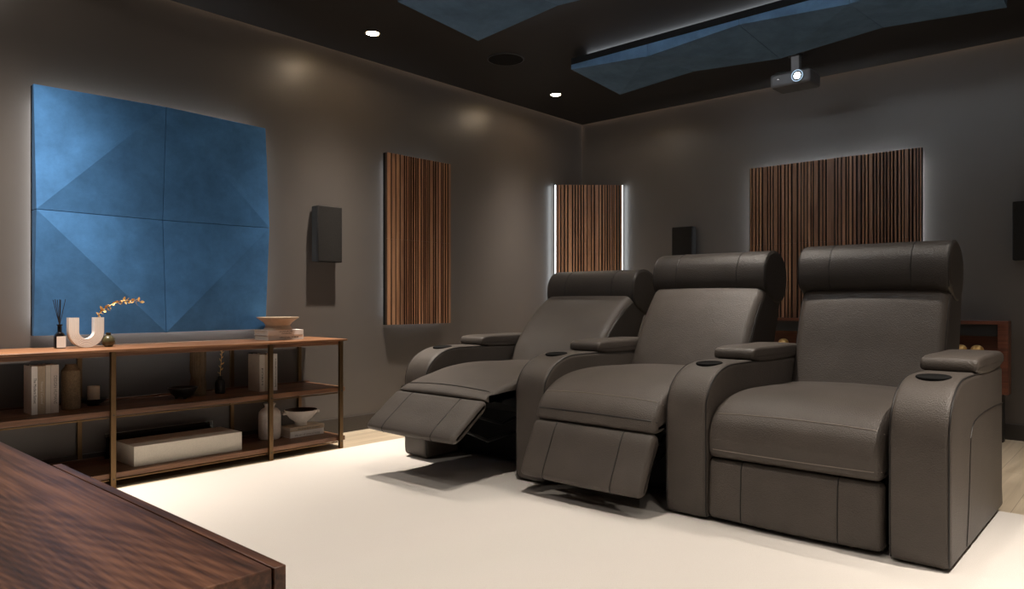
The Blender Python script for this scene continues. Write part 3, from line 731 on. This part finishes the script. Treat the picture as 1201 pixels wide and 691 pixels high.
# U vase
UX, UY, UZ = 1.253, 3.918, ZTOP+0.0775
t = Thing('u_shaped_vase', 'white ribbed u-shaped vase on the shelf top', 'vase', (UX, UY, ZTOP))
b = BM()
path = []
for k in range(7): path.append((-1, 0.070*(1-k/6)))
ctr, rin, rout, dep = 0.0555, 0.0335, 0.0775, 0.019
nr = 7
sect = []
for k in range(nr*4):
    f = k/(nr*4)
    sect.append((rin+(rout-rin)*f, -dep-0.0016*abs(math.sin(PI*nr*f))))
sect.append((rout, -dep))
for k in range(1, 6): sect.append((rout+0.0008*math.sin(PI*k/6), -dep+2*dep*k/6))
for k in range(nr*4+1):
    f = 1-k/(nr*4)
    sect.append((rin+(rout-rin)*f, dep+0.0016*abs(math.sin(PI*nr*f))))
for k in range(1, 6): sect.append((rin-0.0008*math.sin(PI*k/6), dep-2*dep*k/6))
stations = [(PI, 0.0685-0.0685*k/4) for k in range(4)] + [(PI+PI*k/28, 0) for k in range(29)] + [(2*PI, 0.0685*k/4) for k in range(1, 5)]
rings = []
for a, up in stations:
    rings.append([b.verts.new((UX+r*math.cos(a), UY+y, UZ+r*math.sin(a)+up)) for r, y in sect])
m = len(sect)
for A, B2 in zip(rings, rings[1:]):
    for i in range(m): b.faces.new((A[i], A[(i+1) % m], B2[(i+1) % m], B2[i]))
# open mouths: a recessed well in each leg
for ring in (rings[0], rings[-1]):
    cen = sum((v.co for v in ring), Vector())/m
    inner = [b.verts.new(cen+(v.co-cen)*0.8) for v in ring]
    deep = [b.verts.new(v.co+Vector((0, 0, -0.04))) for v in inner]
    for i in range(m):
        j = (i+1) % m
        b.faces.new((ring[i], ring[j], inner[j], inner[i])); b.faces.new((inner[i], inner[j], deep[j], deep[i]))
    b.faces.new(deep)
t.part('vessel', b, M['uvase'], ang=50)
# gold twig in the right mouth
def leaf(bm, p, d, L, w, curl, n):
    p = Vector(p); d = Vector(d).normalized(); n = Vector(n); s = d.cross(n)
    if s.length < 0.1: s = d.cross(Vector((1, 0, 0)))
    s.normalize(); n = s.cross(d).normalized()
    rows = []
    for k in range(6):
        f = k/5
        ang = curl*f
        q = p+d*(L*math.sin(ang)/max(curl, 1e-3) if abs(curl) > 1e-3 else L*f)+n*(L*(1-math.cos(ang))/max(curl, 1e-3) if abs(curl) > 1e-3 else 0)
        ww = w*math.sin(PI*min(0.97, 0.12+0.86*f))
        th = 0.0006
        rows.append([q-s*ww+n*0.0015*0, q+n*(-0.18*ww), q+s*ww, q+n*(-0.18*ww-2*th)])
    R = [[bm.verts.new(x) for x in r] for r in rows]
    for a, c2 in zip(R, R[1:]):
        for i in range(4): bm.faces.new((a[i], a[(i+1) % 4], c2[(i+1) % 4], c2[i]))
    bm.faces.new(R[0]); bm.faces.new(R[-1][::-1])
t = Thing('gold_twig', 'arching gold flowering twig standing in the white u-shaped vase', 'twig', (1.306, 3.925, 0.745))
stem = [(1.308, 3.925, 0.765), (1.309, 3.925, 0.795), (1.317, 3.925, 0.818), (1.337, 3.922, 0.841), (1.368, 3.918, 0.861), (1.402, 3.914, 0.877), (1.438, 3.910, 0.885), (1.474, 3.906, 0.884), (1.503, 3.902, 0.878)]
b = BM(); tube(b, stem, 0.0022, 7, lambda f: 1.1-0.5*f); st = t.part('stem', b, M['gold'])
rl = random.Random(3)
for i in range(1, len(stem)):
    for q in range(4):
        f = (q+0.5)/4
        p = Vector(stem[i-1]).lerp(Vector(stem[i]), f)
        if p.z < 0.806: continue
        s = 1 if q % 2 == 0 else -1
        d = Vector((rl.uniform(-0.5, 0.7), rl.uniform(-0.6, 0.3), s*rl.uniform(0.5, 1.1)))
        b = BM(); leaf(b, p, d, rl.uniform(0.019, 0.030), rl.uniform(0.0048, 0.0075), rl.uniform(0.9, 1.7), (rl.uniform(-1, 1), -0.6, rl.uniform(-0.4, 0.6)))
        t.part('petal', b, M['gold'], parent=st, ang=80)
b = BM(); leaf(b, stem[-1], (1, 0, -0.1), 0.018, 0.007, 0.5, (0, -1, 0.2)); t.part('petal', b, M['gold'], parent=st, ang=80)
# olive vase
b = BM(); lathe(b, [(0.0, ZTOP), (0.016, ZTOP), (0.025, ZTOP+0.010), (0.0305, ZTOP+0.026), (0.028, ZTOP+0.042), (0.018, ZTOP+0.053), (0.0105, ZTOP+0.057), (0.0105, ZTOP+0.066), (0.0125, ZTOP+0.068), (0.0125, ZTOP+0.070), (0.008, ZTOP+0.070), (0.008, ZTOP+0.05), (0.0, ZTOP+0.03)], 1.352, 3.905, 40, close=False)
solo('bud_vase', b, M['olive'], (1.352, 3.905, ZTOP), 'small round olive-black bud vase beside the white u-shaped vase', 'vase')
# sand bowl on books
zb = 0.713
b = BM(); lathe(b, [(0.0, zb), (0.080, zb), (0.082, zb+0.003), (0.074, zb+0.016), (0.070, zb+0.027), (0.080, zb+0.042), (0.104, zb+0.060), (0.119, zb+0.070), (0.1195, zb+0.074), (0.114, zb+0.0735), (0.095, zb+0.059), (0.065, zb+0.045), (0.0, zb+0.040)], 2.273, 3.895, 64, close=False)
solo('bowl', b, M['bowltan'], (2.273, 3.895, zb), 'sand coloured flared bowl standing on two white books on the shelf top', 'bowl')

# ------------------------------------------------------------------ middle shelf
b = BM(); lathe(b, [(0.0, zs), (0.038, zs), (0.041, zs+0.006), (0.0415, zs+0.184), (0.0395, zs+0.188), (0.030, zs+0.199), (0.024, zs+0.212), (0.0225, zs+0.215), (0.017, zs+0.215), (0.016, zs+0.18), (0.0, zs+0.15)], 1.180, 3.885, 48, close=False)
solo('jar', b, M['tanjar'], (1.180, 3.885, zs), 'tall speckled tan stoneware jar beside the row of books on the middle shelf', 'jar', ang=25)
t = Thing('dish', 'low black dish under the pale candle on the middle shelf', 'dish', (1.30, 3.955, zs))
b = BM(); lathe(b, [(0.0, zs), (0.026, zs), (0.028, zs+0.006), (0.05, zs+0.018), (0.060, zs+0.030), (0.0605, zs+0.033), (0.057, zs+0.033), (0.045, zs+0.024), (0.0, zs+0.019)], 1.30, 3.955, 44, close=False); t.part('vessel', b, M['dkceramic'])
zc = zs+0.0195
t = Thing('candle', 'pale cylindrical candle in a black dish on the middle shelf', 'candle', (1.301, 3.955, zc))
b = BM(); lathe(b, [(0.0, zc), (0.026, zc), (0.0275, zc+0.004), (0.0275, zc+0.074), (0.026, zc+0.0755), (0.0245, zc+0.074), (0.0245, zc+0.066), (0.0, zc+0.065)], 1.301, 3.955, 40, close=False); t.part('glass', b, M['candle'])
b = BM(); tube(b, [(1.301, 3.955, zc+0.064), (1.3015, 3.955, zc+0.072)], 0.001, 6); t.part('wick', b, M['ink'])
t = Thing('bowl', 'black footed bowl on the middle shelf beside the ribbed brown vase', 'bowl', (1.715, 3.875, zs))
b = BM(); lathe(b, [(0.0, zs+0.012), (0.040, zs+0.012), (0.060, zs+0.032), (0.073, zs+0.056), (0.0735, zs+0.060), (0.069, zs+0.060), (0.052, zs+0.036), (0.0, zs+0.026)], 1.705, 3.875, 48, close=False); t.part('vessel', b, M['dkceramic'])
for a in (0.5, 2.6, 4.7):
    b = BM(); lathe(b, [(0.0, zs), (0.007, zs), (0.009, zs+0.016), (0.0, zs+0.016)], 1.705+0.030*math.cos(a), 3.875+0.030*math.sin(a), 14, close=False); t.part('foot', b, M['dkceramic'])
b = BM(); lathe(b, [(0.0, zs), (0.040, zs), (0.0405, zs+0.060), (0.039, zs+0.075), (0.033, zs+0.098), (0.0335, zs+0.112), (0.038, zs+0.130), (0.039, zs+0.145), (0.039, zs+0.245), (0.034, zs+0.246), (0.033, zs+0.2), (0.0, zs+0.15)], 1.820, 3.945, 96, close=False, ribs=24, ribamp=0.0028)
solo('ribbed_vase', b, M['ribbed'], (1.820, 3.945, zs), 'tall ribbed brown vase with a narrow waist on the middle shelf', 'vase', ang=50)
b = BM(); lathe(b, [(0.0, zs), (0.026, zs), (0.0285, zs+0.008), (0.0285, zs+0.060), (0.022, zs+0.076), (0.011, zs+0.082), (0.011, zs+0.096), (0.013, zs+0.098), (0.008, zs+0.098), (0.0075, zs+0.06), (0.0, zs+0.05)], 1.940, 3.935, 36, close=False)
solo('bottle_vase', b, M['dkceramic'], (1.940, 3.935, zs), 'small black bottle vase holding a gold sprig on the middle shelf', 'vase')
t = Thing('gold_sprig', 'upright gold leafy sprig in the small black bottle vase', 'sprig', (1.940, 3.935, zs+0.06))
st2 = [(1.940, 3.935, zs+0.065), (1.9415, 3.935, zs+0.12), (1.945, 3.933, zs+0.17), (1.948, 3.932, zs+0.22), (1.948, 3.930, zs+0.25)]
b = BM(); tube(b, st2, 0.0016, 6); sto = t.part('stem', b, M['gold'])
for i in range(1, 5):
    for q in range(3):
        p = Vector(st2[i-1]).lerp(Vector(st2[i]), (q+0.5)/3)
        if p.z < zs+0.105: continue
        s = 1 if (q+i) % 2 == 0 else -1
        b = BM(); leaf(b, p, (s*rl.uniform(0.7, 1), rl.uniform(-0.5, 0.2), rl.uniform(0.2, 0.8)), rl.uniform(0.016, 0.026), rl.uniform(0.003, 0.005), 0.8, (0, -0.7, 0.7)); t.part('leaf', b, M['gold'], parent=sto, ang=80)

# ------------------------------------------------------------------ bottom shelf
zl = 0.0705
t = Thing('storage_box', 'long flat cream lidded box on the bottom shelf', 'box', (1.69, 3.86, zl))
b = BM(); box(b, 1.411, 1.968, 3.742, 3.985, zl, zl+0.0995); t.part('body', b, M['boxcream'], bevel=0.0015)
t = Thing('framed_board', 'thin black framed board with a pale top edge behind the cream box', 'board', (1.66, 4.05, zl))
b = BM(); box(b, 1.385, 1.955, 4.046, 4.056, zl+0.0005, zl+0.128); t.part('board', b, M['glassblk'], bevel=0.001)
b = BM(); box(b, 1.383, 1.957, 4.044, 4.058, zl+0.128, zl+0.1295); t.part('edge_trim', b, M['chrome'], smooth=False, label='thin pale metal top edge')
b = BM(); lathe(b, [(0.0, zl), (0.056, zl), (0.0625, zl+0.008), (0.064, zl+0.05), (0.0635, zl+0.135), (0.060, zl+0.158), (0.045, zl+0.176), (0.029, zl+0.183), (0.028, zl+0.196), (0.036, zl+0.206), (0.035, zl+0.208), (0.026, zl+0.200), (0.025, zl+0.17), (0.0, zl+0.15)], 2.243, 3.935, 56, close=False)
solo('jug_vase', b, M['whiteclay'], (2.243, 3.935, zl), 'white clay bottle vase with a flared lip behind the brass post on the bottom shelf', 'vase')
zw = 0.1315
t = Thing('handled_bowl', 'white clay bowl with two small handles standing on books on the bottom shelf', 'bowl', (2.43, 3.90, zw))
b = BM(); lathe(b, [(0.0, zw), (0.037, zw), (0.036, zw+0.018), (0.040, zw+0.024), (0.066, zw+0.042), (0.088, zw+0.070), (0.0985, zw+0.092), (0.0965, zw+0.094), (0.084, zw+0.072), (0.060, zw+0.048), (0.0, zw+0.034)], 2.43, 3.90, 56, close=False); bo = t.part('vessel', b, M['whiteclay'])
b = BM(); lathe(b, [(0.0962, zw+0.0935), (0.0842, zw+0.0725), (0.0602, zw+0.0485), (0.0, zw+0.0345)], 2.43, 3.90, 56, close=False); t.part('inside', b, plain('dark_glaze', (0.06, 0.035, 0.025), 0.5), label='dark brown glazed inside')
for s, ang in ((-1, 0.25), (1, 0.25)):
    b = BM(); d = Vector((s*math.cos(ang), s*math.sin(ang)*-1, 0)); cpt = Vector((2.43, 3.90, zw+0.076))+d*0.098
    box(b, -0.014, 0.014, -0.016, 0.016, -0.008, 0.008, Matrix.Translation(cpt) @ Matrix.Rotation(math.atan2(d.y, d.x), 4, 'Z')); t.part('handle', b, M['whiteclay'], bevel=0.004, bseg=3)

# ------------------------------------------------------------------ foreground walnut console
ZD = 0.60
t = Thing('media_console', 'walnut media console in the near left foreground', 'console', (0.16, 1.6, 0))
b = BM(); box(b, -0.30, 0.400, 0.697, 2.70, ZD-0.035, ZD); t.part('top_board', b, M['walnut_y'], bevel=0.0015)
b = BM(); box(b, -0.29, 0.380, 0.697, 0.722, 0.06, ZD-0.0355); t.part('end_panel', b, M['walnut_z'], bevel=0.001)
b = BM(); box(b, -0.29, 0.380, 2.675, 2.70, 0.06, ZD-0.0355); t.part('end_panel', b, M['walnut_z'], bevel=0.001)
b = BM(); box(b, -0.29, 0.375, 0.722, 2.675, 0.06, 0.085); box(b, -0.29, -0.275, 0.722, 2.675, 0.085, ZD-0.0355); t.part('carcass', b, M['walnut_y'], smooth=False)
b = BM(); box(b, 0.402, 0.4165, 0.697, 1.420, 0.06, ZD-0.0005); t.part('door', b, M['walnut_y'], bevel=0.001)
b = BM(); box(b, 0.385, 0.3995, 1.424, 2.70, 0.06, ZD-0.036); t.part('door', b, M['walnut_y'], bevel=0.001)
b = BM(); box(b, -0.25, 0.35, 0.74, 2.66, 0.0082, 0.06); t.part('plinth', b, M['black'], smooth=False)

# ------------------------------------------------------------------ back cabinet with gold lidded jars
XC = 5.385
XK = 5.498
t = Thing('back_cabinet', 'reddish wood open cabinet along the back wall behind the seats', 'cabinet', (5.47, 1.5, 0))
b = BM()
yr, yl, z0, z1 = 0.722, 2.34, 0.30, 0.757
box(b, XC, XK-0.002, yr, yl, z1-0.022, z1); t.part('top_board', b, M['cab'], bevel=0.001)
b = BM(); box(b, XC, XK-0.002, yr, yr+0.055, z0, z1-0.0222); t.part('side_panel', b, M['cab'], bevel=0.001)
b = BM(); box(b, XC, XK-0.002, yl-0.055, yl, z0, z1-0.0222); t.part('side_panel', b, M['cab'], bevel=0.001)
b = BM(); box(b, XC, XK-0.002, yr+0.055, yl-0.055, z0, z0+0.022); t.part('bottom_board', b, M['cab'], bevel=0.001)
b = BM(); box(b, XK-0.02, XK-0.004, yr+0.055, yl-0.055, z0+0.022, z1-0.0222); t.part('back_panel', b, M['cab'], smooth=False)
b = BM(); box(b, XC+0.02, XC+0.03, yr+0.056, yl-0.056, 0.66, z1-0.0225); t.part('fascia', b, M['black'], smooth=False, label='black strip under the top')
b = BM(); box(b, XC+0.03, XK-0.016, yr+0.03, yl-0.03, 0, z0); t.part('plinth', b, M['black'], smooth=False)
zj = z0+0.0225
for y, lb in ((0.893, 'black jar with a domed gold lid in the cabinet behind the nearest armrest'), (0.985, 'black jar with a gold lid beside the nearest recliner back, in the cabinet'), (2.135, 'black jar with a gold lid in the cabinet between the middle and nearest recliners')):
    x = XC+0.047
    t = Thing('lidded_jar', lb, 'jar', (x, y, zj), 'gold lidded jars in the cabinet')
    b = BM(); lathe(b, [(0.0, zj), (0.034, zj), (0.042, zj+0.02), (0.043, zj+0.22), (0.036, zj+0.247), (0.0, zj+0.25)], x, y, 36, close=False); t.part('vessel', b, M['glassblk'])
    b = BM(); lathe(b, [(0.037, zj+0.246), (0.035, zj+0.258), (0.027, zj+0.270), (0.014, zj+0.277), (0.0, zj+0.279)], x, y, 36, close=False); t.part('lid', b, M['gold'], label='domed gold lid')

# ------------------------------------------------------------------ camera and view
f_px = 854.0
cam = bpy.data.cameras.new('camera'); co = bpy.data.objects.new('camera', cam); COL.objects.link(co)
cam.sensor_width = 36; cam.lens = f_px/1201*36
cam.shift_y = 8.0/1201
yaw = math.atan2(766.5, f_px)
co.location = (0, 0, 0.88); co.rotation_euler = (PI/2, 0, yaw-PI/2)
S.camera = co
cam.clip_start = 0.02
w = bpy.data.worlds.new('room_dark'); S.world = w; w.use_nodes = True
w.node_tree.nodes['Background'].inputs['Color'].default_value = (0, 0, 0, 1)
S.view_settings.view_transform = 'Standard'; S.view_settings.look = 'None'; S.view_settings.gamma = 1
S.view_settings.use_curve_mapping = False
S.view_settings.exposure = 0.0
S.cycles.use_denoising = True
S.cycles.max_bounces = 8; S.cycles.diffuse_bounces = 5
S.cycles.sample_clamp_indirect = 4
